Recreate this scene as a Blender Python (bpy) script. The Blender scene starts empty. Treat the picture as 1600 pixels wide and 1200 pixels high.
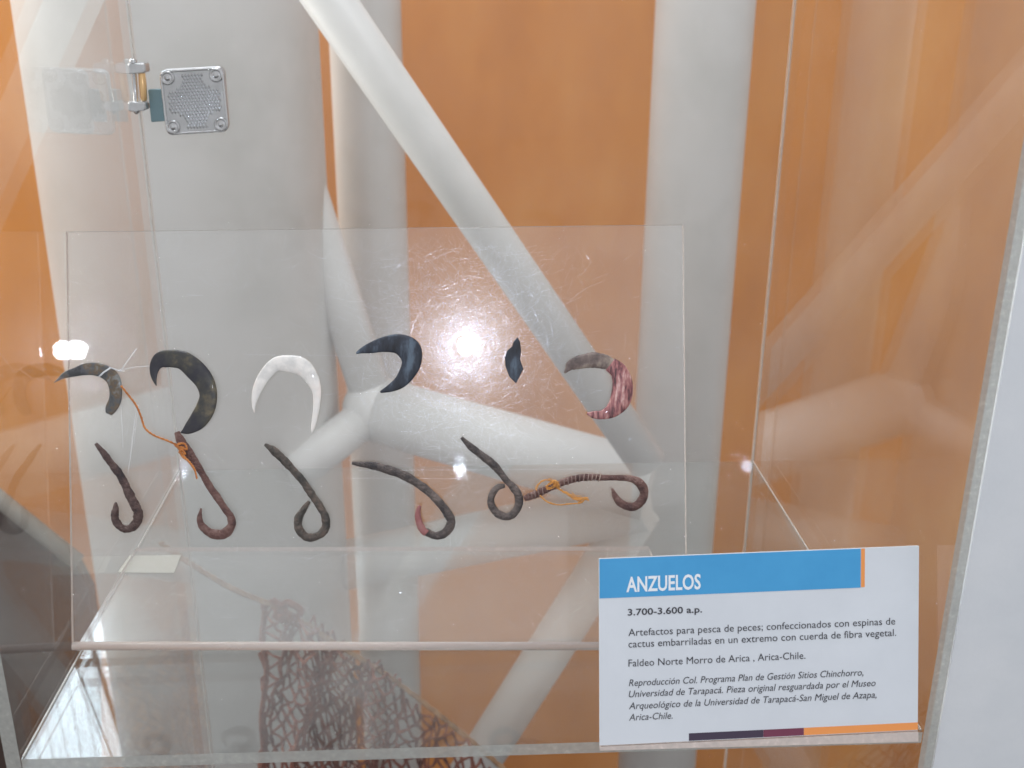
import bpy, bmesh, math, random
import numpy as np
from mathutils import Vector, Matrix
random.seed(7); rng = random.Random(11)
SC = bpy.context.scene
COL = SC.collection

# ------------------------------------------------------------------ camera
CZ = 1.30                      # camera height; shelf lies at 1.00
PITCH, YAW, ROLL, F = 0.35741696, 0.05450916, -0.00605586, 1694.35
XL, XR, YF, YB = -0.18020, 0.19707, 0.37156, 0.65000
ZS = CZ - 0.30
cy, sy, cp, sp = math.cos(YAW), math.sin(YAW), math.cos(PITCH), math.sin(PITCH)
FW = Vector((sy*cp, cy*cp, -sp)); R0 = Vector((cy, -sy, 0)); D0 = FW.cross(R0)
RT = math.cos(ROLL)*R0 + math.sin(ROLL)*D0
DN = -math.sin(ROLL)*R0 + math.cos(ROLL)*D0
CAM = Vector((0, 0, CZ))
cam_d = bpy.data.cameras.new('camera'); cam = bpy.data.objects.new('camera', cam_d); COL.objects.link(cam)
cam.matrix_world = Matrix(((RT.x, -DN.x, -FW.x, 0), (RT.y, -DN.y, -FW.y, 0), (RT.z, -DN.z, -FW.z, CZ), (0, 0, 0, 1)))
cam_d.sensor_width = 36; cam_d.lens = 36*F/1600; cam_d.clip_start = 0.01; cam_d.clip_end = 100
cam_d.dof.use_dof = True; cam_d.dof.focus_distance = 0.50; cam_d.dof.aperture_fstop = 15
SC.camera = cam

# ------------------------------------------------------------------ light
world = bpy.data.worlds.new('World'); SC.world = world; world.use_nodes = True
bg = world.node_tree.nodes['Background']; bg.inputs[0].default_value = (0.70, 0.695, 0.71, 1); bg.inputs[1].default_value = 1.0
def lamp(name, kind, loc, energy, color, **kw):
    d = bpy.data.lights.new(name, kind); d.energy = energy; d.color = color
    for k, v in kw.items(): setattr(d, k, v)
    o = bpy.data.objects.new(name, d); o.location = loc; COL.objects.link(o); return o
lamp('flash_lamp', 'POINT', (0.004, -0.016, CZ+0.004), 1.15, (0.80, 0.87, 1.0), shadow_soft_size=0.0085)
b_ = lamp('side_fill_light', 'AREA', (-1.75, 1.30, CZ+0.55), 21, (1.0, 0.98, 0.90), shape='RECTANGLE', size=0.8, size_y=1.0)  # added to brighten the columns' left edges, no known source there
b_.rotation_euler = (Vector((0.25, 1.35, CZ-0.35))-b_.location).to_track_quat('-Z', 'Y').to_euler()
a = lamp('overhead_fill_light', 'AREA', (-0.35, 0.55, CZ+1.9), 22, (0.93, 0.96, 1.0), shape='RECTANGLE', size=1.2, size_y=0.6)  # added overhead fill for the columns and the wall behind
a.rotation_euler = (Vector((0.1, 1.2, CZ-0.3))-a.location).to_track_quat('-Z', 'Y').to_euler()
SC.view_settings.view_transform = 'Standard'; SC.view_settings.look = 'None'
SC.view_settings.exposure = 0.0; SC.view_settings.gamma = 1.0
SC.render.engine = 'CYCLES'
SC.cycles.transparent_max_bounces = 40; SC.cycles.blur_glossy = 0.0; SC.cycles.sample_clamp_indirect = 0.0; SC.cycles.sample_clamp_direct = 0.0; SC.cycles.max_bounces = 10; SC.cycles.glossy_bounces = 6
SC.cycles.caustics_reflective = True; SC.cycles.caustics_refractive = True

# ------------------------------------------------------------------ geometry helpers
def ray(u, v): return (RT*((u-800)/F) + DN*((v-600)/F) + FW).normalized()
def at_y(u, v, y): d = ray(u, v); return CAM + d*(y/d.y)
def at_z(u, v, z): d = ray(u, v); return CAM + d*((z-CZ)/d.z)
def on_plane(u, v, p, n): d = ray(u, v); return CAM + d*((p-CAM).dot(n)/d.dot(n))

def empty(name, loc=(0, 0, 0)):
    o = bpy.data.objects.new(name, None); o.location = loc; COL.objects.link(o); o.empty_display_size = .02; return o
def tag(o, label=None, cat=None, group=None, kind=None):
    if label: o['label'] = label
    if cat: o['category'] = cat
    if group: o['group'] = group
    if kind: o['kind'] = kind
    return o
def link(name, verts, faces, mats, parent=None, smooth=False, fm=None, origin=None):
    me = bpy.data.meshes.new(name)
    org = Vector(origin) if origin is not None else (sum((Vector(v) for v in verts), Vector())/len(verts))
    me.from_pydata([tuple(Vector(v)-org) for v in verts], [], faces)
    for m in (mats if isinstance(mats, (list, tuple)) else [mats]): me.materials.append(m)
    if fm:
        for p, i in zip(me.polygons, fm): p.material_index = i
    if smooth:
        me.polygons.foreach_set('use_smooth', [True]*len(me.polygons))
    bm = bmesh.new(); bm.from_mesh(me); bmesh.ops.recalc_face_normals(bm, faces=bm.faces); bm.to_mesh(me); bm.free()
    o = bpy.data.objects.new(name, me); COL.objects.link(o)
    o.location = org
    if parent:
        o.parent = parent
        base = Vector((0, 0, 0)); q = parent
        while q: base += Vector(q.location); q = q.parent
        o.location = org - base
    return o
class MB:
    def __init__(s): s.v = []; s.f = []; s.m = []
    def box(s, x0, x1, y0, y1, z0, z1, m=0, fm=None):
        b = len(s.v); s.v += [Vector((x, y, z)) for z in (z0, z1) for y in (y0, y1) for x in (x0, x1)]
        fs = [(0, 2, 3, 1), (4, 5, 7, 6), (0, 1, 5, 4), (2, 6, 7, 3), (0, 4, 6, 2), (1, 3, 7, 5)]  # -z +z -y +y -x +x
        s.f += [tuple(b+i for i in f) for f in fs]; s.m += (fm or [m]*6)
    def obox(s, o, ex, ey, ez, m=0, fm=None):      # oriented: corner o, edge vectors
        b = len(s.v); s.v += [o+ex*i+ey*j+ez*k for k in (0, 1) for j in (0, 1) for i in (0, 1)]
        fs = [(0, 2, 3, 1), (4, 5, 7, 6), (0, 1, 5, 4), (2, 6, 7, 3), (0, 4, 6, 2), (1, 3, 7, 5)]
        s.f += [tuple(b+i for i in f) for f in fs]; s.m += (fm or [m]*6)
    def sweep(s, pts, radii, n=12, up=None, flat=1.0, m=0, jit=0.0, cap=True):
        """ring sweep; flat scales the radius along 'up' (depth direction)"""
        b = len(s.v); N = len(pts); prev = None
        for i, p in enumerate(pts):
            t = (pts[min(i+1, N-1)]-pts[max(i-1, 0)]).normalized()
            if up is not None:
                a = t.cross(up)
                if a.length < 1e-6: a = Vector((1, 0, 0))
                a.normalize(); c = up
            else:
                if prev is None:
                    a = t.cross(Vector((0.13, 0.2, 1)) if abs(t.z) < .9 else Vector((1, 0.1, 0))).normalized()
                else: a = (prev - t*prev.dot(t)).normalized()
                prev = a; c = t.cross(a)
            r = radii[i] if hasattr(radii, '__len__') else radii
            fl = flat[i] if hasattr(flat, '__len__') else flat
            for k in range(n):
                th = 2*math.pi*k/n; rr = r*(1+jit*(rng.random()-.5))
                s.v.append(p + a*(rr*math.cos(th)) + c*(rr*fl*math.sin(th)))
        for i in range(N-1):
            for k in range(n):
                s.f.append((b+i*n+k, b+i*n+(k+1) % n, b+(i+1)*n+(k+1) % n, b+(i+1)*n+k)); s.m.append(m)
        if cap:
            s.f.append(tuple(b+k for k in range(n))[::-1]); s.m.append(m)
            s.f.append(tuple(b+(N-1)*n+k for k in range(n))); s.m.append(m)
    def build(s, name, mats, parent=None, smooth=False, origin=None):
        return link(name, s.v, s.f, mats, parent, smooth, s.m, origin)
def spline(rows, k=6):
    """Catmull-Rom through rows of equal length"""
    P = [np.array(r, float) for r in rows]; P = [2*P[0]-P[1]]+P+[2*P[-1]-P[-2]]; out = []
    for i in range(1, len(P)-2):
        for j in range(k):
            t = j/k; a, b, c, d = P[i-1], P[i], P[i+1], P[i+2]
            out.append(.5*((2*b)+(-a+c)*t+(2*a-5*b+4*c-d)*t*t+(-a+3*b-3*c+d)*t**3))
    out.append(P[-2]); return out

# ------------------------------------------------------------------ materials
def mat(name):
    m = bpy.data.materials.new(name); m.use_nodes = True; nt = m.node_tree; nt.nodes.clear()
    out = nt.nodes.new('ShaderNodeOutputMaterial'); return m, nt, out
def N(nt, t, **kw):
    n = nt.nodes.new(t)
    for k, v in kw.items():
        if k.startswith('i_'):
            key = k[2:]; key = int(key) if key.isdigit() else key.replace('_', ' ')
            n.inputs[key].default_value = v
        else: setattr(n, k, v)
    return n
def srgb(r, g, b):
    f = lambda c: ((c/255+.055)/1.055)**2.4 if c > 10 else c/255/12.92
    return (f(r), f(g), f(b), 1)
def lin(r, g, b): return (r, g, b, 1)
def ramp(nt, fac, stops):
    r = N(nt, 'ShaderNodeValToRGB'); e = r.color_ramp.elements
    while len(e) < len(stops): e.new(.5)
    for el, (p, c) in zip(e, stops): el.position = p; el.color = c
    nt.links.new(fac, r.inputs[0]); return r
def rough_mat(name, stops, scale=30, rough=.6, bump=.3, bscale=80, detail=6, metallic=0, dist=0.001, coat=0, stretch=None):
    m, nt, out = mat(name); L = nt.links.new
    tc = N(nt, 'ShaderNodeTexCoord'); vec = tc.outputs['Object']
    if stretch:
        mp = N(nt, 'ShaderNodeMapping'); mp.inputs['Scale'].default_value = stretch; L(vec, mp.inputs[0]); vec = mp.outputs[0]
    n1 = N(nt, 'ShaderNodeTexNoise', i_Scale=scale, i_Detail=detail, i_Roughness=.6); L(vec, n1.inputs['Vector'])
    r = ramp(nt, n1.outputs[0], stops)
    n2 = N(nt, 'ShaderNodeTexNoise', i_Scale=bscale, i_Detail=4.0); L(vec, n2.inputs['Vector'])
    bp = N(nt, 'ShaderNodeBump', i_Strength=bump, i_Distance=dist); L(n2.outputs[0], bp.inputs['Height'])
    p = N(nt, 'ShaderNodeBsdfPrincipled', i_Roughness=rough, i_Metallic=metallic); p.inputs['Coat Weight'].default_value = coat
    L(r.outputs[0], p.inputs['Base Color']); L(bp.outputs[0], p.inputs['Normal']); L(p.outputs[0], out.inputs[0]); return m
def plain(name, c, rough=.5, metallic=0, spec=.5):
    m, nt, out = mat(name); p = N(nt, 'ShaderNodeBsdfPrincipled', i_Roughness=rough, i_Metallic=metallic)
    p.inputs['Base Color'].default_value = c; p.inputs['Specular IOR Level'].default_value = spec
    nt.links.new(p.outputs[0], out.inputs[0]); return m
def acrylic(name, tint=(.985, .99, .985), dust=.02, f0=.04, haze=.0, haze_r=.18, dscale=12, gain=1.0, streak=False):
    """clear sheet: Fresnel mix of straight transmission and mirror reflection, a little dust and hairline haze"""
    m, nt, out = mat(name); L = nt.links.new
    lw = N(nt, 'ShaderNodeLayerWeight', i_Blend=.5)
    pw = N(nt, 'ShaderNodeMath', operation='POWER'); L(lw.outputs['Facing'], pw.inputs[0]); pw.inputs[1].default_value = 5
    ml = N(nt, 'ShaderNodeMath', operation='MULTIPLY_ADD'); L(pw.outputs[0], ml.inputs[0]); ml.inputs[1].default_value = (1-f0)*gain; ml.inputs[2].default_value = f0*gain; ml.use_clamp = True
    tr = N(nt, 'ShaderNodeBsdfTransparent'); tr.inputs[0].default_value = (*tint, 1)
    gl = N(nt, 'ShaderNodeBsdfGlossy', i_Roughness=.0); gl.inputs[0].default_value = (1, 1, 1, 1)
    mx = N(nt, 'ShaderNodeMixShader'); L(ml.outputs[0], mx.inputs[0]); L(tr.outputs[0], mx.inputs[1])
    if haze > 0:
        g2 = N(nt, 'ShaderNodeBsdfGlossy', i_Roughness=haze_r); g2.inputs[0].default_value = (1, 1, 1, 1)
        if streak:   # wiped side to side: the fine grooves spread light up and down
            g2.inputs['Anisotropy'].default_value = .97; vv = N(nt, 'ShaderNodeCombineXYZ', i_Z=1.0); L(vv.outputs[0], g2.inputs['Tangent'])
        mh = N(nt, 'ShaderNodeMixShader'); mh.inputs[0].default_value = haze; L(gl.outputs[0], mh.inputs[1]); L(g2.outputs[0], mh.inputs[2]); L(mh.outputs[0], mx.inputs[2])
    else: L(gl.outputs[0], mx.inputs[2])
    tc = N(nt, 'ShaderNodeTexCoord'); no = N(nt, 'ShaderNodeTexNoise', i_Scale=dscale, i_Detail=8.0, i_Roughness=.65); L(tc.outputs['Object'], no.inputs['Vector'])
    mr = N(nt, 'ShaderNodeMapRange'); L(no.outputs[0], mr.inputs[0])
    mr.inputs[1].default_value = .35; mr.inputs[2].default_value = .7; mr.inputs[3].default_value = dust*.55; mr.inputs[4].default_value = dust*1.6
    df = N(nt, 'ShaderNodeBsdfDiffuse'); df.inputs[0].default_value = (.9, .92, .95, 1)
    m2 = N(nt, 'ShaderNodeMixShader'); L(mr.outputs[0], m2.inputs[0]); L(mx.outputs[0], m2.inputs[1]); L(df.outputs[0], m2.inputs[2])
    L(m2.outputs[0], out.inputs[0]); return m
def edge_mat(name, col, clear=.35, rough=.25):
    """sawn acrylic edge: milky, partly see-through"""
    m, nt, out = mat(name); L = nt.links.new
    tc = N(nt, 'ShaderNodeTexCoord'); no = N(nt, 'ShaderNodeTexNoise', i_Scale=420.0, i_Detail=5.0); L(tc.outputs['Object'], no.inputs['Vector'])
    r = ramp(nt, no.outputs[0], [(.30, (col[0]*.86, col[1]*.87, col[2]*.88, 1)), (.6, (*col, 1)), (.78, (min(1, col[0]*1.25), min(1, col[1]*1.25), min(1, col[2]*1.25), 1))])
    bp = N(nt, 'ShaderNodeBump', i_Strength=.5, i_Distance=.0006); L(no.outputs[0], bp.inputs['Height'])
    p = N(nt, 'ShaderNodeBsdfPrincipled', i_Roughness=rough); L(r.outputs[0], p.inputs['Base Color']); L(bp.outputs[0], p.inputs['Normal'])
    tr = N(nt, 'ShaderNodeBsdfTransparent'); mx = N(nt, 'ShaderNodeMixShader'); mx.inputs[0].default_value = clear
    L(p.outputs[0], mx.inputs[1]); L(tr.outputs[0], mx.inputs[2]); L(mx.outputs[0], out.inputs[0]); return m

M = {}
M['pane'] = acrylic('acrylic pane', dust=.024, f0=.042, haze=.65, haze_r=.30, dscale=9, gain=.9, streak=True)
M['side'] = acrylic('acrylic side pane', dust=.022, f0=.05, dscale=9, gain=.88)
M['side_left'] = acrylic('acrylic left side pane', dust=.014, f0=.045, dscale=9, gain=.85)
M['shelf'] = acrylic('acrylic shelf', tint=(.89, .905, .90), dust=.015, f0=.045, haze=.12, haze_r=.10, dscale=7, gain=1.3)  # grey tint stands in for the weaker light below the shelf
M['sheet'] = acrylic('acrylic stand sheet', tint=(.98, .985, .985), dust=.019, f0=.055, haze=.42, haze_r=.215, dscale=14, gain=1.2)
M['edge'] = edge_mat('sawn acrylic edge', (.43, .44, .41), .25)
M['edge_thin'] = edge_mat('thin acrylic edge', (.66, .58, .54), .2)
M['seam'] = edge_mat('glued acrylic seam', (.62, .60, .56), .5)
M['white_paint'] = rough_mat('white painted steel', [(.34, lin(.64, .635, .61)), (.5, lin(.71, .70, .68)), (.7, lin(.74, .735, .72))], scale=7, rough=.45, bump=.12, bscale=90, dist=.0005)
M['wall'] = rough_mat('orange painted wall', [(.32, lin(.57, .205, .032)), (.5, lin(.67, .255, .042)), (.68, lin(.74, .315, .065))], scale=3.2, rough=.6, bump=.2, bscale=30, stretch=(1.6, 1, .7))
M['floor'] = rough_mat('dark floor', [(.3, lin(.035, .028, .03)), (.7, lin(.07, .055, .05))], scale=4, rough=.5, bump=.1)
M['rail'] = rough_mat('grey painted rail', [(.3, lin(.30, .28, .24)), (.7, lin(.38, .36, .32))], 12, .5, .1)
M['dark'] = rough_mat('dark board', [(.3, lin(.035, .022, .018)), (.7, lin(.065, .040, .032))], scale=9, rough=.55, bump=.15)
M['white_wall'] = rough_mat('white painted panel', [(.3, lin(.66, .70, .74)), (.7, lin(.74, .77, .80))], scale=18, rough=.6, bump=.25, bscale=60, dist=.002)

# ------------------------------------------------------------------ the room behind
m = MB(); m.box(-2.4, 2.6, 1.75, 1.85, CZ-1.7, CZ+.95); tag(m.build('orange_wall', M['wall']), kind='structure')
m = MB(); m.box(-2.4, 2.6, -1.0, 1.85, CZ-1.8, CZ-1.7); tag(m.build('floor', M['floor']), kind='structure')

def column(pxl, pxr, vy, Y, z0, z1, label):
    a1 = ray(pxl, vy); a2 = ray(pxr, vy); t1 = math.atan2(a1.x, a1.y); t2 = math.atan2(a2.x, a2.y); tc = (t1+t2)/2
    D = Y/math.cos(tc); r = D*math.sin((t2-t1)/2); c = Vector((D*math.sin(tc), Y, 0)); n = 96
    m = MB(); zs = [z0, z1]; m.sweep([c+Vector((0, 0, z)) for z in zs], r, n)
    o = m.build('white_column', M['white_paint'], smooth=True, origin=(c.x, c.y, z0))
    for p in o.data.polygons:
        if len(p.vertices) > 4: p.use_smooth = False
    tag(o, label, 'column', 'white round columns behind the case'); return c, r
column(20, 497, 30, 1.12, CZ-1.7, CZ+1.5, 'widest white round column, behind the latch at the left of the case')
column(521, 632, 200, 1.30, CZ-1.7, CZ+1.5, 'slender white column just right of the widest column, crossed by the long diagonal brace')
column(1017, 1170, 150, 1.24, CZ-1.7, CZ+1.5, 'white column at the right of the case, lit along its left edge, clear of the other two')

def tube(name, p, q, r, parent=None, mt='white_paint', n=48):
    m = MB(); m.sweep([p, q], r, n); o = m.build(name, M[mt], parent, smooth=True)
    for f in o.data.polygons:
        if len(f.vertices) > 4: f.use_smooth = False
    return o
def rad(px, p): return px/2/F*(p-CAM).dot(FW)
# long diagonal brace in front
A0 = at_y(480, -50, .84); A1 = at_y(1010, 722, .93)
o = tube('diagonal_brace', A0, A1, rad(72, at_y(760, 330, .85)))
tag(o, 'long white diagonal steel brace running from the widest column down to the right column', 'brace')
# the knot of tubes
node = at_y(588, 640, 1.10)
tr = tag(empty('tube_knot', node), 'knot of white steel tubes meeting behind the two right dark crescent hooks', 'steel tubes')
J = at_y(1015, 760, 1.00)
tube('tube', node, J, rad(104, node), tr)
tube('tube', node, at_y(450, 745, 1.02), rad(62, node), tr)
tube('tube', node, at_y(458, 240, 1.12), rad(64, node), tr)
bm = bmesh.new(); bmesh.ops.create_uvsphere(bm, u_segments=32, v_segments=20, radius=rad(106, node))
me = bpy.data.meshes.new('joint_ball'); bm.to_mesh(me); bm.free(); me.materials.append(M['white_paint'])
me.polygons.foreach_set('use_smooth', [True]*len(me.polygons))
jb = bpy.data.objects.new('joint_ball', me); COL.objects.link(jb); jb.parent = tr
lt = tag(empty('lower_tubes', J), 'pair of white steel tubes spreading left and down from the joint at the right column', 'steel tubes')
tube('tube', J+Vector((0, 0.02, -.03)), at_y(430, 905, 1.15), rad(88, J), lt)
tube('tube', J+Vector((.0, .05, -.05)), at_y(700, 1265, 1.02), rad(76, J), lt)

# dark cabinet with a pale top rail, low at the left
Yc = 1.15
poly = [(-190, 640), (118, 883), (140, 925), (150, 1000), (152, 1330), (-190, 1330)]
fr = [at_y(u, v, Yc) for u, v in poly]; bk = [p+Vector((0, .02, 0)) for p in fr]; k = len(fr)
cab = tag(empty('dark_cabinet', (fr[4].x-.1, Yc, CZ-1.7)), 'dark panelled ramp side with a pale sloping rail, low at the left behind the case', 'ramp')
link('side_panel', fr+bk, [tuple(range(k)), tuple(range(k, 2*k))[::-1]]+[(i, (i+1) % k, k+(i+1) % k, k+i) for i in range(k)], M['dark'], cab)
tube('rail', at_y(-190, 628, Yc-.02), at_y(122, 878, Yc-.02), .0095, cab, 'rail')

# bright window high up at the left; the shelf mirrors it
wn = tag(empty('window', (-1.0, 1.62, CZ+.33)), 'bright meshed window mirrored as a pale triangle in the shelf by its left edge', 'window')
em, nt, out = mat('window daylight'); e = N(nt, 'ShaderNodeEmission', i_Strength=11.0); e.inputs[0].default_value = (.78, .90, 1, 1); nt.links.new(e.outputs[0], out.inputs[0])
m = MB(); m.box(-1.5, -.46, 1.66, 1.665, CZ+.33, CZ+1.2); m.build('pane', em, wn)
m = MB()
for x0, x1, z0, z1 in [(-1.54, -.42, .29, .33), (-1.54, -.42, 1.2, 1.24), (-1.54, -1.5, .33, 1.2), (-.46, -.42, .33, 1.2)]: m.box(x0, x1, 1.62, 1.67, CZ+z0, CZ+z1)
m.build('frame', M['dark'], wn)
m = MB(); m.sweep([Vector((-.66, 1.645, CZ+.33)), Vector((-.585, 1.645, CZ+.9))], .0045, 8); m.build('mullion', M['dark'], wn)
m = MB()
for i in range(40):
    x = -1.49+i*.0255
    m.sweep([Vector((x, 1.652, CZ+.34)), Vector((x+.02, 1.652, CZ+1.19))], .0008, 4)
mo = m.build('wire_mesh', plain('grey wire', lin(.45, .5, .55), .5), wn); mo['kind'] = 'stuff'

# white panel right of the case
m = MB(); m.box(XR+.0078, XR+.34, YF+.002, YF+.010, CZ-.75, CZ+.5)
tag(m.build('white_panel', M['white_wall']), 'white painted panel standing at the right, against the front edge of the case', 'panel')

# ------------------------------------------------------------------ the display case
TH = .006
case = tag(empty('display_case', (0, YF, ZS-.35)), 'clear acrylic display case with a shelf, seen from the front', 'display case')
zt, zb = CZ+.22, CZ-.74
def pane(name, x0, x1, y0, y1, z0, z1, mt, em_, edge='edge'):
    m = MB(); m.box(x0, x1, y0, y1, z0, z1, 0, [{'z': 0}.get('', em_[0]), em_[1], em_[2], em_[3], em_[4], em_[5]])
    return m.build(name, [M[mt], M[edge]], case)
pane('side_pane', XL-TH, XL, YF, YB+.003, zb, zt, 'side_left', [1, 1, 1, 0, 0, 0])
pane('side_pane', XR, XR+TH, YF, YB+.003, zb, zt, 'side', [1, 1, 1, 0, 0, 0])
pane('back_pane', XL+.0006, XR-.0006, YB, YB+.004, zb, zt, 'pane', [1, 1, 0, 0, 0, 1], 'seam')
sh = pane('shelf', XL+.0004, XR-.0004, YF, YB-.0005, ZS-.0055, ZS, 'shelf', [0, 0, 1, 0, 0, 0])
# glued seams in the two rear corners
for x in (XL, XR):
    m = MB(); s = 1 if x == XL else -1
    m.box(min(x, x+s*.0008), max(x, x+s*.0008), YB-.0011, YB-.0003, zb, zt); m.build('corner_seam', M['seam'], case)
for x, s in ((XL, 1), (XR, -1)):
    m = MB(); m.box(min(x+s*.0006, x+s*.0012), max(x+s*.0006, x+s*.0012), YF+.001, YB-.002, ZS+.0002, ZS+.0009); m.build('shelf_seam', M['seam'], case)

# metal: latch and hinge
M['steel'] = rough_mat('brushed nickel', [(.3, lin(.42, .43, .44)), (.7, lin(.55, .56, .57))], scale=90, rough=.34, bump=.15, bscale=400, metallic=.75, dist=.0003)
M['nickel_shine'] = plain('polished nickel', lin(.55, .56, .57), .2, .9)
M['brass'] = plain('brass', lin(.75, .50, .25), .28, .8)
M['teal'] = plain('teal grey metal tongue', lin(.16, .25, .28), .45, .2)
nb = Vector((0, -1, 0)); yb = YB-.0006
def bp_(u, v, off=0): p = at_y(u, v, YB); p.y = yb-off; return p
TLc, TRc, BRc, BLc = bp_(250, 108), bp_(352, 102), bp_(360, 203), bp_(262, 211)
def rounded(quad, r, n=6):
    out = []
    for i in range(4):
        p = quad[i]; a = (quad[i-1]-p).normalized(); b = (quad[(i+1) % 4]-p).normalized()
        c = p+a*r+b*r
        for k in range(n+1):
            t = math.pi/2*k/n; out.append(c - b*(r*math.cos(t)) - a*(r*math.sin(t)))
    return out
def prism(name, outline, d0, d1, n, mats, parent, bev=0, smooth=False):
    """outline extruded along n from d0 to d1 with an optional chamfer at the outer face"""
    k = len(outline); cen = sum(outline, Vector())/k
    rings = [(d0, 0), (d1-bev, 0), (d1, bev)] if bev else [(d0, 0), (d1, 0)]
    v = []
    for d, ins in rings:
        for p in outline: v.append(p+(cen-p).normalized()*ins+n*d)
    f = [tuple(range(k))[::-1], tuple(range((len(rings)-1)*k, len(rings)*k))]
    for r in range(len(rings)-1): f += [(r*k+i, r*k+(i+1) % k, (r+1)*k+(i+1) % k, (r+1)*k+i) for i in range(k)]
    return link(name, v, f, mats, parent, smooth)
lp = prism('latch_plate', rounded([TLc, TRc, BRc, BLc], .0042), 0, .0035, nb, M['steel'], case, .0009)
exl = (TRc-TLc); ezl = (TLc-BLc)
def lq(u, v): return BLc + exl*u + ezl*v
# raised rim, knurling, screws
m = MB()
rim = rounded([lq(.03, .97), lq(.97, .97), lq(.97, .03), lq(.03, .03)], .0036); rim.append(rim[0])
m.sweep([p+nb*.0036 for p in rim], .0008, 8, cap=False); m.build('rim', M['nickel_shine'], lp, True)
m = MB()
def knurl_ok(u, v): return .09 < u < .91 and .09 < v < .91 and min((u-a)**2+(v-b)**2 for a in (.13, .87) for b in (.13, .87)) > .045
nk = 17
for i in range(nk):
    for j in range(nk):
        u = .09+.82*(i+.5)/nk+(.41/nk if j % 2 else 0); v = .09+.82*(j+.5)/nk
        if not knurl_ok(u, v): continue
        c = lq(u, v)+nb*.0035; h = exl.length*.82/nk*.5; b = len(m.v)
        a_ = exl.normalized()*h; b_ = ezl.normalized()*h*1.6
        m.v += [c+a_, c+b_, c-a_, c-b_, c+nb*.0008]; m.f += [(b, b+1, b+4), (b+1, b+2, b+4), (b+2, b+3, b+4), (b+3, b, b+4)]; m.m += [0]*4
kn = m.build('knurling', M['nickel_shine'], lp); kn['kind'] = 'stuff'
for a_ in (.13, .87):
    for b_ in (.13, .87):
        c = lq(a_, b_); m = MB()
        prof = [(.0040, .0034), (.0040, .0042), (.0033, .0048), (.0030, .0048), (.0027, .0040), (.0016, .0040), (.0012, .0047), (.0001, .0049)]
        n = 24; b0 = 0
        for r_, d_ in prof:
            for k in range(n):
                t = 2*math.pi*k/n; m.v.append(c+exl.normalized()*(r_*math.cos(t))+ezl.normalized()*(r_*math.sin(t))+nb*d_)
        for r_ in range(len(prof)-1):
            for k in range(n): m.f.append((r_*n+k, r_*n+(k+1) % n, (r_+1)*n+(k+1) % n, (r_+1)*n+k)); m.m.append(0)
        m.build('screw', M['nickel_shine'], lp, True)
prism('tongue', rounded([bp_(233, 139), bp_(262, 138), bp_(264, 188), bp_(238, 190)], .0008, 3), 0, .0024, nb, M['teal'], case, .0004)
hg = tag(empty('hinge', bp_(222, 130)))
hg.parent = case; hg.location = bp_(222, 130)-Vector(case.location)
def hpt(u, v, off): return bp_(u, v, off)
def hcyl(name, a, b, r, off, mt, prof=None):
    m = MB(); p, q = hpt(*a, off), hpt(*b, off)
    if prof: m.sweep([p.lerp(q, t) for t, _ in prof], [r*s for _, s in prof], 20)
    else: m.sweep([p, q], r, 20)
    m.build(name, M[mt], hg, True)
hcyl('barrel', (226, 108), (230, 156), .0020, .006, 'brass', [(0, .6), (.06, .95), (.5, 1.05), (.94, .95), (1, .6)])
hcyl('pin', (214, 90), (219, 176), .0012, .007, 'nickel_shine', [(0, .5), (.02, 1.7), (.09, 1.7), (.11, 1), (.85, 1), (.87, 1.6), (.95, 1.6), (1, .5)])
for v0, v1 in ((96, 112), (156, 170)):
    q = [hpt(206, v0, 0), hpt(233, v0+1, 0), hpt(235, v1, 0), hpt(208, v1+2, 0)]
    prism('knuckle', rounded(q, .0014, 4), 0.0, .009, nb, M['steel'], hg, .0008)

# ------------------------------------------------------------------ leaning acrylic stand
ELV, AZ = math.radians(18.4), math.radians(-0.35)
SN = Vector((math.sin(AZ)*math.cos(ELV), -math.cos(AZ)*math.cos(ELV), math.sin(ELV)))     # towards the camera
P0 = at_z(500, 1014, ZS+.002)
def sp(u, v, off=0): return on_plane(u, v, P0, SN)+SN*off
BLs = sp(112, 1014); TLs = sp(103, 362); BRs = sp(1074, 1014); TRs = sp(1068, 351)
M['bend'], nt, out = mat('polished acrylic bend'); g = N(nt, 'ShaderNodeBsdfGlass', i_Roughness=.06, i_IOR=1.25); g.inputs[0].default_value = (.97, .96, .95, 1)
df = N(nt, 'ShaderNodeBsdfDiffuse'); df.inputs[0].default_value = (.75, .66, .62, 1); mx = N(nt, 'ShaderNodeMixShader'); mx.inputs[0].default_value = .42
nt.links.new(g.outputs[0], mx.inputs[1]); nt.links.new(df.outputs[0], mx.inputs[2]); nt.links.new(mx.outputs[0], out.inputs[0])
st = tag(empty('acrylic_stand', (BLs+BRs)/2), 'clear acrylic stand leaning back on the shelf with the fish hooks fixed to it', 'display stand')
# profile (in the YZ plane of the stand): sheet, bend, foot
ex = (BRs-BLs); W = ex.length; ex.normalize(); eu = SN.cross(ex); eu = eu if eu.z > 0 else -eu
t = .0026
def quadslab(name, a, b, c, d, n, th, mats, parent, fm):
    m = MB(); v = [a, b, c, d]; m.v = v+[p-n*th for p in v]
    m.f = [(0, 1, 2, 3), (7, 6, 5, 4), (0, 4, 5, 1), (1, 5, 6, 2), (2, 6, 7, 3), (3, 7, 4, 0)]; m.m = fm; return m.build(name, mats, parent)
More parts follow.
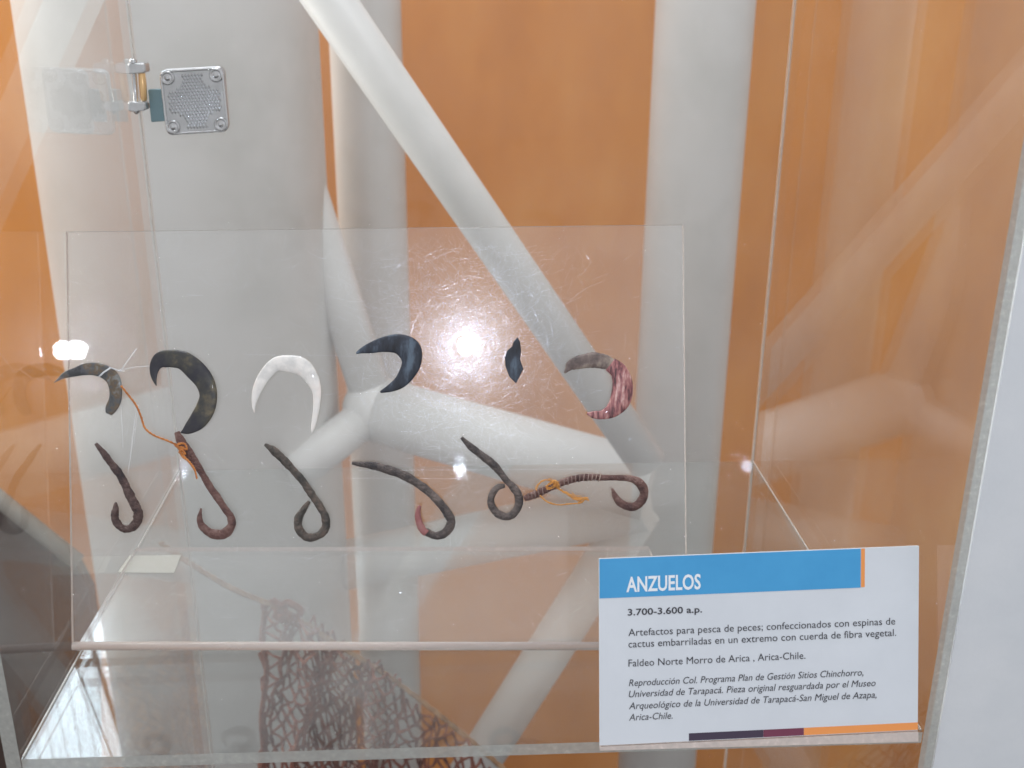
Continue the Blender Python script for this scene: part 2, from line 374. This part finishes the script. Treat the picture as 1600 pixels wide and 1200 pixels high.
# upright sheet (front face on the plane)
quadslab('sheet', BLs+eu*.0022, BRs+eu*.0022, TRs, TLs, SN, t, [M['sheet'], M['edge_thin']], st, [0, 0, 0, 1, 1, 1])
zf = ZS+.0004; fl, frr = at_z(200, 862, zf), at_z(1020, 860, zf)
fl = Vector((BLs.x+.003, fl.y, zf)); frr = Vector((BRs.x-.003, frr.y, zf))
f0 = Vector((BLs.x+.001, BLs.y+.004, zf)); f1 = Vector((BRs.x-.001, BRs.y+.004, zf))
up = Vector((0, 0, 1))
quadslab('foot', f0+up*t, f1+up*t, frr+up*t, fl+up*t, up, t, [M['sheet'], M['edge_thin']], st, [0, 0, 0, 1, 1, 1])
m = MB(); m.sweep([BLs-SN*.0013+Vector((0, .0006, .0008)), BRs-SN*.0013+Vector((0, .0006, .0008))], .0020, 16)
m.build('bend', M['bend'], st, True)

# polishing scratches as thin strips, crowded at the flash glare to shape its glints
M['scratch'], nt, out = mat('hairline scratch')
tg = N(nt, 'ShaderNodeTangent', direction_type='UV_MAP'); tg.uv_map = 'along'
an = N(nt, 'ShaderNodeBsdfAnisotropic', i_Roughness=.16, i_Anisotropy=.99); an.inputs[0].default_value = (.19, .20, .23, 1)
tr_ = N(nt, 'ShaderNodeBsdfTransparent'); tr_.inputs[0].default_value = (.93, .93, .93, 1); mx = N(nt, 'ShaderNodeAddShader')
nt.links.new(tg.outputs[0], an.inputs['Tangent']); nt.links.new(tr_.outputs[0], mx.inputs[0]); nt.links.new(an.outputs[0], mx.inputs[1]); nt.links.new(mx.outputs[0], out.inputs[0])
v, f, uv = [], [], []
H = (TLs-BLs).length
for i in range(7000):
    if i < 6300:
        rr = .006+abs(rng.gauss(0, .024)); th = rng.uniform(0, 2*math.pi)
        c = sp(725, 545)+ex*(rr*math.cos(th))+eu*(rr*1.15*math.sin(th))
    else: c = BLs+ex*rng.uniform(.004, W-.004)+eu*rng.uniform(.006, H-.004)
    if not (.003 < (c-BLs).dot(ex) < W-.003 and .005 < (c-BLs).dot(eu) < H-.003): continue
    L_ = rng.uniform(.002, .009); an_ = rng.uniform(0, math.pi); cur = rng.uniform(-.6, .6); w = rng.uniform(.00004, .00010)
    K = 4; b = len(v); zo = rng.uniform(.00006, .0005)
    p = c.copy()
    for j in range(K+1):
        a_ = an_+cur*(j/K-.5); d = ex*math.cos(a_)+eu*math.sin(a_); nn = ex*(-math.sin(a_))+eu*math.cos(a_)
        v += [p-nn*w+SN*zo, p+nn*w+SN*zo]; p = p+d*(L_/K)
    for j in range(K): f.append((b+2*j, b+2*j+1, b+2*j+3, b+2*j+2)); uv.append([(j/K, 0), (j/K, .1), ((j+1)/K, .1), ((j+1)/K, 0)])
for (u0, v0, u1, v1, w) in [(380, 554, 600, 557, .00010), (640, 556, 960, 556, .00013), (560, 735, 930, 733, .00012), (540, 747, 730, 748, .00014)]:
    p, q_ = sp(u0, v0, .00013), sp(u1, v1, .00013); K = 30; b = len(v)
    for j in range(K+1): c = p.lerp(q_, j/K); ww = w*rng.uniform(.3, 1.2); v += [c-eu*ww, c+eu*ww]
    for j in range(K): f.append((b+2*j, b+2*j+1, b+2*j+3, b+2*j+2)); uv.append([(j/K, 0), (j/K, .1), ((j+1)/K, .1), ((j+1)/K, 0)])
me = bpy.data.meshes.new('scratches'); org = Vector(st.location)
me.from_pydata([tuple(q-org) for q in v], [], f); ul = me.uv_layers.new(name='along')
flat = [c for q in uv for xy in q for c in xy]; ul.data.foreach_set('uv', flat); me.materials.append(M['scratch'])
so = bpy.data.objects.new('scratches', me); COL.objects.link(so); so.parent = st; so['kind'] = 'stuff'

# ------------------------------------------------------------------ fish hooks
def crop(ox, oy, s): return lambda x, y: (ox+x/s, oy+y/s)
def px_len(r, off=0): return r/F*0.485
def sweep_hook(name, rows, cv, scale, mt, label, cat, group, flat=.24, k=7, jit=0.0, nseg=18, wob=0, wseed=0, off=None, mind=.0006, parent=None):
    S = spline(rows, k); r2 = random.Random(wseed+5); pts = []; rad_ = []; fl = []
    dmax = max(r[2] for r in rows)/scale/F*.48
    o_ = off if off is not None else dmax*flat+.0004
    ph = r2.uniform(0, 9)
    for i, (x, y, r) in enumerate(S):
        u, w_ = cv(x, y); p = sp(u, w_, o_); d = (p-CAM).dot(FW)
        R_ = max(r, 1.5)/scale/F*d
        if wob: R_ *= 1+wob*(.6*math.sin(i*.73+ph)+.5*math.sin(i*1.9+ph*2)+.6*(r2.random()-.5)); p = p+ex*(wob*R_*.35*math.sin(i*.9+ph))+eu*(wob*R_*.3*math.sin(i*1.3))
        pts.append(p); rad_.append(R_); fl.append(max(flat, min(1.0, mind/max(R_, 1e-5))) if flat < 1 else 1.0)
    m = MB(); m.sweep(pts, rad_, nseg, up=SN, flat=fl, jit=jit)
    o = m.build(name, M[mt], parent, True)
    if label: tag(o, label, cat, group)
    return o
GS = 'crescent shell and bone hooks in the upper row'; GT = 'bent cactus spine hooks in the lower row'
c3 = crop(60, 520, 5.333); c5 = crop(370, 520, 4.848); c7 = crop(700, 500, 4.848)
c4 = crop(120, 660, 5.714); c6 = crop(380, 670, 4.571); c8 = crop(700, 660, 4.848)
K_ = lambda *a: [(p, lin(*c)) for p, c in a]
M['h1'] = rough_mat('grey brown horn', K_((.38, (.03, .032, .036)), (.47, (.08, .085, .09)), (.53, (.12, .080, .045)), (.62, (.20, .23, .24))), 110, .4, .5, 300, dist=.0006, coat=.3)
M['h2'] = rough_mat('olive and tan mottled shell', K_((.42, (.018, .018, .028)), (.50, (.04, .040, .036)), (.56, (.11, .09, .055)), (.63, (.26, .21, .14))), 48, .42, .5, 260, dist=.0006, coat=.3)
M['h3'] = rough_mat('white mother of pearl', K_((.3, (.60, .60, .59)), (.5, (.80, .78, .75)), (.7, (.86, .78, .73))), 110, .4, .7, 260, dist=.0008, coat=.3)
M['h4'] = rough_mat('black shell with painted-in blue sheen', K_((.35, (.010, .011, .016)), (.52, (.028, .036, .055)), (.66, (.10, .14, .19))), 160, .55, .7, 300, dist=.0005, coat=0, stretch=(1, 1, .2))  # blue glitter over the hook, put into its colour as streaks
M['h6'] = rough_mat('streaked pink shell', K_((.38, (.08, .03, .035)), (.47, (.27, .09, .10)), (.56, (.42, .18, .17)), (.66, (.62, .40, .38))), 240, .45, .5, 260, dist=.0005, coat=.5, stretch=(2.2, 1, .5))
M['h6b'] = rough_mat('grey brown shell crust', K_((.35, (.06, .045, .045)), (.5, (.16, .12, .11)), (.65, (.36, .30, .25))), 120, .5, .7, 400, dist=.0008)
M['t1'] = rough_mat('dark brown cactus spine', K_((.36, (.030, .024, .028)), (.5, (.085, .050, .046)), (.66, (.16, .11, .10))), 140, .62, 1.0, 900, dist=.0016)
M['t2'] = rough_mat('red brown cactus spine', K_((.36, (.075, .040, .040)), (.5, (.15, .075, .065)), (.66, (.26, .16, .14))), 120, .6, 1.0, 900, dist=.0016)
M['t3'] = rough_mat('grey green cactus spine', K_((.36, (.040, .040, .038)), (.5, (.095, .080, .070)), (.66, (.18, .13, .105))), 140, .62, 1.0, 900, dist=.0016)
M['t4'] = rough_mat('slate grey cactus spine', K_((.36, (.042, .038, .042)), (.5, (.105, .086, .082)), (.66, (.20, .16, .145))), 140, .6, 1.0, 900, dist=.0016)

sweep_hook('shell_hook', [(140,412,3),(180,385,12),(230,352,27),(320,325,38),(400,303,50),(480,302,55),(560,325,58),(625,378,60),(650,470,53),(645,560,52),(612,630,48),(592,675,28)], c3, 5.333, 'h1',
    'dark grey horn hook at the upper left, tied to the stand with a clear thread', 'fish hook', GS)
sweep_hook('shell_hook', [(990,440,3),(974,385,20),(970,330,34),(985,270,50),(1030,225,70),(1110,215,73),(1215,232,78),(1315,312,86),(1393,410,80),(1422,520,73),(1397,630,80),(1335,730,75),(1255,800,45),(1195,830,6)], c3, 5.333, 'h2',
    'largest hook of the upper row, dark olive crescent with tan patches', 'fish hook', GS)
sweep_hook('shell_hook', [(138,602,4),(134,540,17),(160,430,36),(218,322,46),(302,240,54),(400,234,65),(492,255,68),(562,328,56),(606,430,37),(609,530,27),(595,640,21),(580,715,15),(572,758,5)], c5, 4.848, 'h3',
    'white mother of pearl crescent hook, the only pale one on the stand', 'fish hook', GS, flat=.3)
sweep_hook('shell_hook', [(908,155,7),(950,135,22),(1010,117,40),(1118,88,58),(1225,85,76),(1305,130,92),(1325,215,76),(1298,293,64),(1243,368,50),(1170,415,32),(1090,448,8)], c5, 4.848, 'h4',
    'black glossy crescent hook, blue sheen put into its colour, left of the flash reflection', 'fish hook', GS, flat=.25)
# broken fragment
poly = [(525,130),(545,165),(553,230),(545,300),(570,370),(540,430),(515,480),(465,430),(435,350),(430,280),(450,230),(485,200),(495,165)]
ol = [sp(*c7(x, y), .0003) for x, y in poly]
tag(prism('shell_fragment', ol, 0, .0016, SN, M['h4'], None, .0005), 'small black broken hook fragment right of the flash reflection', 'hook fragment', GS)
h6 = sweep_hook('shell_hook', [(1050,706,8),(1100,716,28),(1170,715,36),(1243,680,58),(1303,600,80),(1318,485,78),(1290,390,66),(1225,335,56)], c7, 4.848, 'h6',
    'pink and grey streaked shell hook, rightmost of the upper row', 'fish hook', GS, flat=.3)
sweep_hook('crust', [(1250,345,40),(1190,318,55),(1110,304,59),(1025,312,54),(935,340,42),(905,370,22),(880,402,6)], c7, 4.848, 'h6b', None, None, None, flat=.36, parent=h6, jit=.12)

sweep_hook('cactus_hook', [(183,185,14),(250,265,28),(320,360,32),(390,450,36),(440,540,35),(480,630,40),(520,710,40),(558,790,42),(555,870,42),(505,930,38),(440,945,32),(382,905,34),(353,840,34),(360,770,30),(362,708,10)], c4, 5.714, 't1',
    'dark brown cactus spine hook under the horn hook, leftmost of the lower row', 'fish hook', GT, flat=.9, wob=.10, wseed=1)
sweep_hook('cactus_hook', [(905,80,24),(940,160,40),(1000,250,42),(1060,340,38),(1130,450,30),(1200,570,33),(1270,670,33),(1330,760,30),(1385,840,34),(1388,920,38),(1320,988,46),(1220,985,42),(1140,930,34),(1108,860,26),(1120,760,8)], c4, 5.714, 't2',
    'reddish cactus spine hook bound with orange cord at the top of its long shank', 'fish hook', GT, flat=.9, wob=.07, wseed=2)
sweep_hook('cactus_hook', [(160,108,10),(220,150,28),(290,215,30),(360,290,27),(430,370,27),(490,460,27),(545,540,27),(588,620,28),(592,700,30),(545,755,28),(465,770,30),(405,715,30),(398,640,30),(430,580,24),(475,515,12)], c6, 4.571, 't3',
    'grey green cactus spine hook with a teardrop loop, under the white hook', 'fish hook', GT, flat=.9, wob=.08, wseed=3)
h4_ = sweep_hook('cactus_hook', [(780,240,12),(850,250,20),(940,262,28),(1040,290,31),(1130,320,32),(1230,375,30),(1320,440,30),(1400,520,30),(1460,600,32),(1485,665,32),(1445,735,32),(1375,758,28),(1300,728,26)], c6, 4.571, 't4',
    'slate grey cactus spine hook with a long curved shank and a reddish tip', 'fish hook', GT, flat=.9, wob=.06, wseed=4)
M['redtip'] = rough_mat('reddish spine tip', K_((.32, (.14, .05, .05)), (.5, (.30, .11, .11)), (.68, (.34, .17, .16))), 60, .55, .8, 380, dist=.0008)
tip = sweep_hook('tip', [(1310,735,25),(1285,712,26),(1258,655,25),(1250,590,20),(1265,540,10)], c6, 4.571, 'redtip', None, None, None, flat=.9, wob=.05, wseed=9, off=.0042, parent=h4_); tip['label'] = 'reddish hook tip'
sweep_hook('cactus_hook', [(430,475,16),(372,490,24),(330,550,26),(328,620,28),(375,685,30),(455,708,30),(522,650,30),(535,560,32),(495,490,30),(440,435,24),(390,370,27),(330,305,32),(250,243,28),(170,180,26),(102,112,12)], c8, 4.848, 't4',
    'thin grey cactus spine hook with a nearly closed round loop below a straight shank', 'fish hook', GT, flat=.9, wob=.06, wseed=5)
h6t = sweep_hook('cactus_hook', [(575,572,22),(630,552,28),(680,530,30),(780,485,27),(880,445,27),(970,420,27),(1070,410,26),(1180,415,22),(1290,415,22),(1390,425,27),(1452,462,36),(1480,530,34),(1450,600,34),(1390,635,32),(1310,612,30),(1265,560,24),(1238,495,7)], c8, 4.848, 't2',
    'wrapped brown cactus spine hook lying sideways, rightmost of the lower row', 'fish hook', GT, flat=.9, wob=.05, wseed=6)
# fibre binding round the shank of the last hook
M['fibre'] = rough_mat('pale brown fibre', K_((.3, (.14, .09, .08)), (.5, (.26, .18, .16)), (.7, (.42, .33, .28))), 90, .8, .8, 500, dist=.0006)
S = spline([(600,562),(680,530),(780,485),(880,445),(970,420),(1070,410),(1160,414)], 40)
pts = []; turns = 19
for i, (x, y) in enumerate(S):
    c = sp(*c8(x, y), .0030); a_ = 2*math.pi*turns*i/len(S); x2, y2 = S[min(i+1, len(S)-1)]
    tt = (sp(*c8(*S[min(i+1, len(S)-1)]), .003)-sp(*c8(*S[max(i-1, 0)]), .003)).normalized(); nrm = tt.cross(SN).normalized()
    r_ = .00160*(1+.12*math.sin(i*.31)); pts.append(c+nrm*(r_*math.cos(a_))+SN*(r_*math.sin(a_)))
m = MB(); m.sweep(pts, .00027, 5, cap=True); m.build('fibre_binding', M['fibre'], h6t, True)

# orange cord from the first hook to the second cactus hook
M['cord'] = rough_mat('orange twisted cord', K_((.3, (.36, .12, .03)), (.5, (.58, .22, .06)), (.7, (.72, .34, .12))), 160, .75, .8, 900, dist=.0004)
M['cord2'] = rough_mat('yellow orange cord', K_((.3, (.50, .22, .05)), (.5, (.70, .34, .09)), (.7, (.80, .46, .18))), 160, .75, .8, 900, dist=.0004)
def cord(m, rows, cv, r, off=.003, strands=2, tw=.9, k=10):
    S = spline(rows, k)
    for s_ in range(strands):
        pts = []
        for i, q in enumerate(S):
            c = sp(*cv(q[0], q[1]), off+(q[2] if len(q) > 2 else 0)); a_ = i*tw+math.pi*2*s_/strands
            pts.append(c+ex*(r*.75*math.cos(a_))+SN*(r*.75*math.sin(a_))+eu*(r*.75*math.sin(a_)))
        m.sweep(pts, r, 6)
m = MB(); cord(m, [(706,440),(770,520),(830,600),(870,690),(905,790),(980,850),(1080,890),(1175,935),(1215,985)], c3, .00036)
cd = m.build('orange_cord', M['cord'], None, True); tag(cd, 'orange twisted cord running from the horn hook down to the reddish cactus hook', 'cord')
m = MB()
cord(m, [(905,195),(940,225),(985,290),(1040,350),(1075,400),(1100,490)], c4, .00030, .0056)
cord(m, [(930,180),(990,180),(1010,230),(950,225),(970,290),(1020,330),(1060,380),(1085,420)], c4, .00032, .0058)
cord(m, [(960,175),(925,205),(985,215),(945,255),(995,270),(970,235)], c4, .00032, .0060)
m.build('cord_binding', M['cord'], cd, True)
# pale orange cord tangle on the last hook
m = MB(); r3 = random.Random(3)
def jr(rows, a): return [(x+r3.uniform(-a, a), y+r3.uniform(-a, a), .0025+r3.uniform(-.0006, .0008)) for x, y in rows]
for i in range(5): cord(m, jr([(800,480),(790,440),(740,428),(700,440),(672,470),(660,505)], 7 if i else 1), c8, .00014, .002, 1)
for i in range(7): cord(m, jr([(760,425),(800,440),(820,480),(860,510),(910,540),(960,570),(1035,565),(1050,575)], 12), c8, .00017, .002, 1)
for i in range(2): cord(m, jr([(695,545),(720,570),(760,597),(830,612),(920,606),(1000,594),(1030,560)], 3), c8, .00022, .002, 2)
for i in range(6): cord(m, jr([(820,440),(790,470),(760,490),(740,480),(770,450),(810,430),(830,480)], 12), c8, .00016, .003, 1)
for i in range(3): cord(m, jr([(930,530),(985,590),(1000,560),(950,545)], 10), c8, .00014, .002, 1)
tag(m.build('orange_cord', M['cord2'], None, True), 'pale orange cord tangled loosely round the shank of the sideways hook', 'cord')

# clear nylon threads
M['nylon'], nt, out = mat('clear nylon'); p = N(nt, 'ShaderNodeBsdfPrincipled', i_Roughness=.15); p.inputs['Base Color'].default_value = (.9, .92, .95, 1)
t2 = N(nt, 'ShaderNodeBsdfTransparent'); mx = N(nt, 'ShaderNodeMixShader'); mx.inputs[0].default_value = .45; nt.links.new(p.outputs[0], mx.inputs[1]); nt.links.new(t2.outputs[0], mx.inputs[2]); nt.links.new(mx.outputs[0], out.inputs[0])
m = MB()
def th(rows, cv, r=.00022, off=.0005): m.sweep([sp(*cv(*q[:2]), off+(q[2] if len(q) > 2 else 0)) for q in rows], r, 6)
th([(530,362,.0035),(575,325,.0042),(622,292,.0035)], c3, .0004)
th([(610,285,.003),(660,310),(690,318),(720,318),(700,300),(670,325)], c3, .00028)
th([(690,312),(820,132)], c3, .00028); th([(700,305),(820,285),(945,275)], c3, .00015)
tag(m.build('nylon_tie', M['nylon'], None, True), 'clear nylon thread tied round the horn hook at the upper left', 'thread')
m = MB(); th([(825,600),(800,760),(778,960),(760,1100),(745,1180)], c3, .00013); th([(838,600),(815,760),(795,960)], c3, .00011); th([(690,600),(700,800),(708,960)], c3, .0001)
tag(m.build('nylon_thread', M['nylon'], None, True), 'fine clear threads hanging down beside the orange cord', 'thread')

# ------------------------------------------------------------------ label card at the front edge
CN = Vector((math.sin(-.01)*math.cos(math.radians(19)), -math.cos(math.radians(19)), math.sin(math.radians(19))))
CP = at_z(1190, 1158, ZS+.001)
def cpnt(u, v, off=0): return on_plane(u, v, CP, CN)+CN*off
cTL, cTR, cBR, cBL = cpnt(936, 873), cpnt(1436, 853), cpnt(1434, 1141), cpnt(937, 1165)
def cc(u, v, off=0): return (cTL*(1-u)+cTR*u)*(1-v)+(cBL*(1-u)+cBR*u)*v + CN*off
M['card'] = rough_mat('white matt card', [(.3, lin(.60, .64, .69)), (.7, lin(.64, .68, .73))], 40, .55, .08, 300, dist=.0002)
M['blue'] = rough_mat('printed sky blue', [(.3, lin(.045, .30, .60)), (.7, lin(.055, .33, .64))], 60, .5, .05, 300, dist=.0002)
M['orange_ink'] = plain('printed orange', lin(.80, .30, .08), .5); M['dark_ink'] = plain('printed dark purple', lin(.045, .03, .06), .5)
M['maroon_ink'] = plain('printed maroon', lin(.16, .03, .07), .5); M['ink'] = plain('printed dark grey ink', lin(.035, .035, .045), .6); M['white_ink'] = plain('printed white', lin(.78, .82, .86), .5)
lab = tag(empty('label_card', (cBL+cBR)/2), 'white museum label with a blue band reading ANZUELOS, at the front edge of the shelf', 'label')
def slab(name, u0, v0, u1, v1, o0, o1, mt):
    q = [cc(u0, v0), cc(u1, v0), cc(u1, v1), cc(u0, v1)]; return prism(name, q, o0, o1, CN, M[mt], lab)
slab('card', 0, 0, 1, 1, -.0012, 0, 'card')
slab('blue_band', 0.001, .002, .816, .212, 0.00002, .00010, 'blue')
slab('orange_stripe', .817, .002, .829, .210, 0.00002, .00010, 'orange_ink')
slab('dark_stripe', .278, .957, .511, .997, 0.00002, .00010, 'dark_ink')
slab('maroon_stripe', .5115, .957, .6385, .997, 0.00002, .00010, 'maroon_ink')
slab('orange_stripe', .639, .957, 1.0, .997, 0.00002, .00010, 'orange_ink')
# little acrylic lip that carries the card
q = [cpnt(937, 1167), cpnt(1434, 1143), cpnt(1434, 1158), cpnt(937, 1172)]
prism('card_lip', q, -.0022, .0006, CN, M['edge_thin'], lab)
def text(body, u0, u1, vb, cap, mt, bold=0, shear=0):
    cu = bpy.data.curves.new('t', 'FONT'); cu.body = body; cu.size = 1; cu.shear = shear; cu.offset = bold; cu.resolution_u = 3
    to = bpy.data.objects.new('t', cu); COL.objects.link(to); dg = bpy.context.evaluated_depsgraph_get(); dg.update()
    me = bpy.data.meshes.new_from_object(to.evaluated_get(dg)); bpy.data.objects.remove(to)
    n = len(me.vertices); co = np.zeros(n*3); me.vertices.foreach_get('co', co); co = co.reshape(-1, 3)
    x0, x1 = co[:, 0].min(), co[:, 0].max(); ch = .729
    vs = []; org = Vector(lab.location)
    for x, y, z in co:
        u = u0+(u1-u0)*(x-x0)/(x1-x0); v_ = vb-y/ch*cap; vs.append(cc(u, v_, .00016)-org)
    for i_, c in enumerate(vs): me.vertices[i_].co = c
    me.materials.clear(); me.materials.append(M[mt]); me.name = 'lettering'
    o = bpy.data.objects.new('lettering', me); COL.objects.link(o); o.parent = lab; return o
text('ANZUELOS', .084, .315, .182, .082, 'white_ink', .022)
text('3.700-3.600 a.p.', .088, .319, .309, .036, 'ink', .016)
text('Artefactos para pesca de peces; confeccionados con espinas de', .090, .926, .419, .040, 'ink')
text('cactus embarriladas en un extremo con cuerda de fibra vegetal.', .090, .929, .481, .040, 'ink')
text('Faldeo Norte Morro de Arica , Arica-Chile.', .090, .643, .583, .040, 'ink')
text('Reproducción Col. Programa Plan de Gestión Sitios Chinchorro,', .091, .826, .688, .038, 'ink', 0, .22)
text('Universidad de Tarapacá. Pieza original resguardada por el Museo', .091, .865, .748, .038, 'ink', 0, .22)
text('Arqueológico de la Universidad de Tarapacá-San Miguel de Azapa,', .091, .868, .812, .038, 'ink', 0, .22)
text('Arica-Chile.', .091, .227, .873, .038, 'ink', 0, .22)

# small blank paper slip at the back left of the shelf
zz = ZS+.0006
q = [at_z(203, 869, zz), at_z(283, 868, zz), at_z(272, 896, zz), at_z(184, 895, zz)]
tag(prism('paper_slip', q, 0, .0004, Vector((0, 0, 1)), plain('old paper', lin(.42, .41, .36), .8), None), 'small blank paper slip lying at the left of the shelf behind the stand', 'paper slip')

# ------------------------------------------------------------------ fishing net below and behind the shelf
M['net'] = rough_mat('brown net twine', K_((.3, (.10, .022, .012)), (.5, (.21, .055, .028)), (.7, (.32, .12, .065))), 70, .85, .8, 500, dist=.001)
M['rope'] = rough_mat('tan rope', K_((.3, (.16, .08, .04)), (.5, (.32, .18, .09)), (.7, (.48, .31, .17))), 80, .85, .8, 400, dist=.001)
YN = .80
def npnt(u, v, dy=0): return at_y(u, v, YN+dy)
net = tag(empty('fishing_net', npnt(600, 1150)), 'brown knotted fishing net with a tan head rope, hanging behind and below the shelf', 'net')
r4 = random.Random(21)
top = spline([(412, 935), (440, 952), (520, 1003), (600, 1052), (680, 1112), (760, 1178), (840, 1250)], 8)
tx = [p[0] for p in top]; ty = [p[1] for p in top]
def topy(x): return float(np.interp(x, tx, ty))
rows_, cols_ = 24, 30; G = {}
for j in range(rows_):
    for i in range(cols_):
        f_ = (i+(.5 if j % 2 else 0))/cols_
        x = 412+(845-412)*f_*(1-.0*j); x = 412+(f_**1.12)*430; y0 = topy(x)
        y = y0+6+j*(14.5)+(5*math.sin(x*.05+j*.6))
        # folds pull the columns sideways
        x += 10*math.sin(y*.018+2)+6*math.sin(x*.09+y*.02)-(y-y0)*.06*f_
        if f_ < .02: x = 413+3*math.sin(y*.03)
        G[i, j] = npnt(x+r4.uniform(-5.5, 5.5), y+r4.uniform(-5.0, 5.0), .018*math.sin(x*.05)+.012*math.sin(x*.11+y*.02)+r4.uniform(-.004, .004))
m = MB()
def strand(a, b, r=.0015):
    mid = (a+b)/2+Vector((r4.uniform(-.0012, .0012), r4.uniform(-.001, .001), -r4.uniform(0, .0022)))
    m.sweep([a, mid, b], [r*r4.uniform(.8, 1.25), r*r4.uniform(.6, 1), r*r4.uniform(.8, 1.25)], 5, cap=False)
for j in range(rows_-1):
    for i in range(cols_):
        a = G[i, j]
        if (i, j+1) in G: strand(a, G[i, j+1])
        i2 = i+1 if j % 2 else i-1
        if (i2, j+1) in G: strand(a, G[i2, j+1])
G2 = {}
for (i, j), p in G.items():
    if 3 < i < 15: G2[i, j] = p+Vector((.0045*math.sin(j*.7+i*.2)+.004, .022+.006*math.sin(i*.5), -.005+.003*math.sin(i*1.1)))
for j in range(1, rows_-1):
    for i in range(4, 15):
        for i2 in (i, i+1 if j % 2 else i-1):
            if (i2, j+1) in G2: strand(G2[i, j], G2[i2, j+1], .0012)
mesh_ = m.build('net_mesh', M['net'], net, True); mesh_['kind'] = 'stuff'
m = MB()
for (i, j), p in G.items():
    m.sweep([p+Vector((0, 0, .0018)), p, p-Vector((0, 0, .0018))], [.0006, .0019, .0006], 5)
kk = m.build('knots', M['net'], net, True); kk['kind'] = 'stuff'
m = MB()
def rope(pxs, r, y=0, strands=3):
    S = spline(pxs, 14)
    for s_ in range(strands):
        pts = []
        for i, q in enumerate(S):
            a_ = i*.8+2*math.pi*s_/strands; c = npnt(q[0], q[1], y); pts.append(c+Vector((r*.8*math.cos(a_), r*.8*math.sin(a_+1), r*.8*math.sin(a_))))
        m.sweep(pts, r, 6)
rope([(250,848),(300,882),(360,918),(412,940),(440,952),(520,1003),(600,1052),(680,1112),(760,1178),(840,1250)], .0013)
m.build('head_rope', M['rope'], net, True)
m = MB(); rope([(415,940),(411,1000),(417,1050),(409,1120),(412,1180),(408,1260)], .0015); 
m.build('side_rope', M['net'], net, True)
m = MB(); rope([(425,938),(445,950),(430,962),(455,968),(470,955),(448,942),(436,960),(465,975)], .0017, -.006)
m.build('knot_bundle', M['net'], net, True)
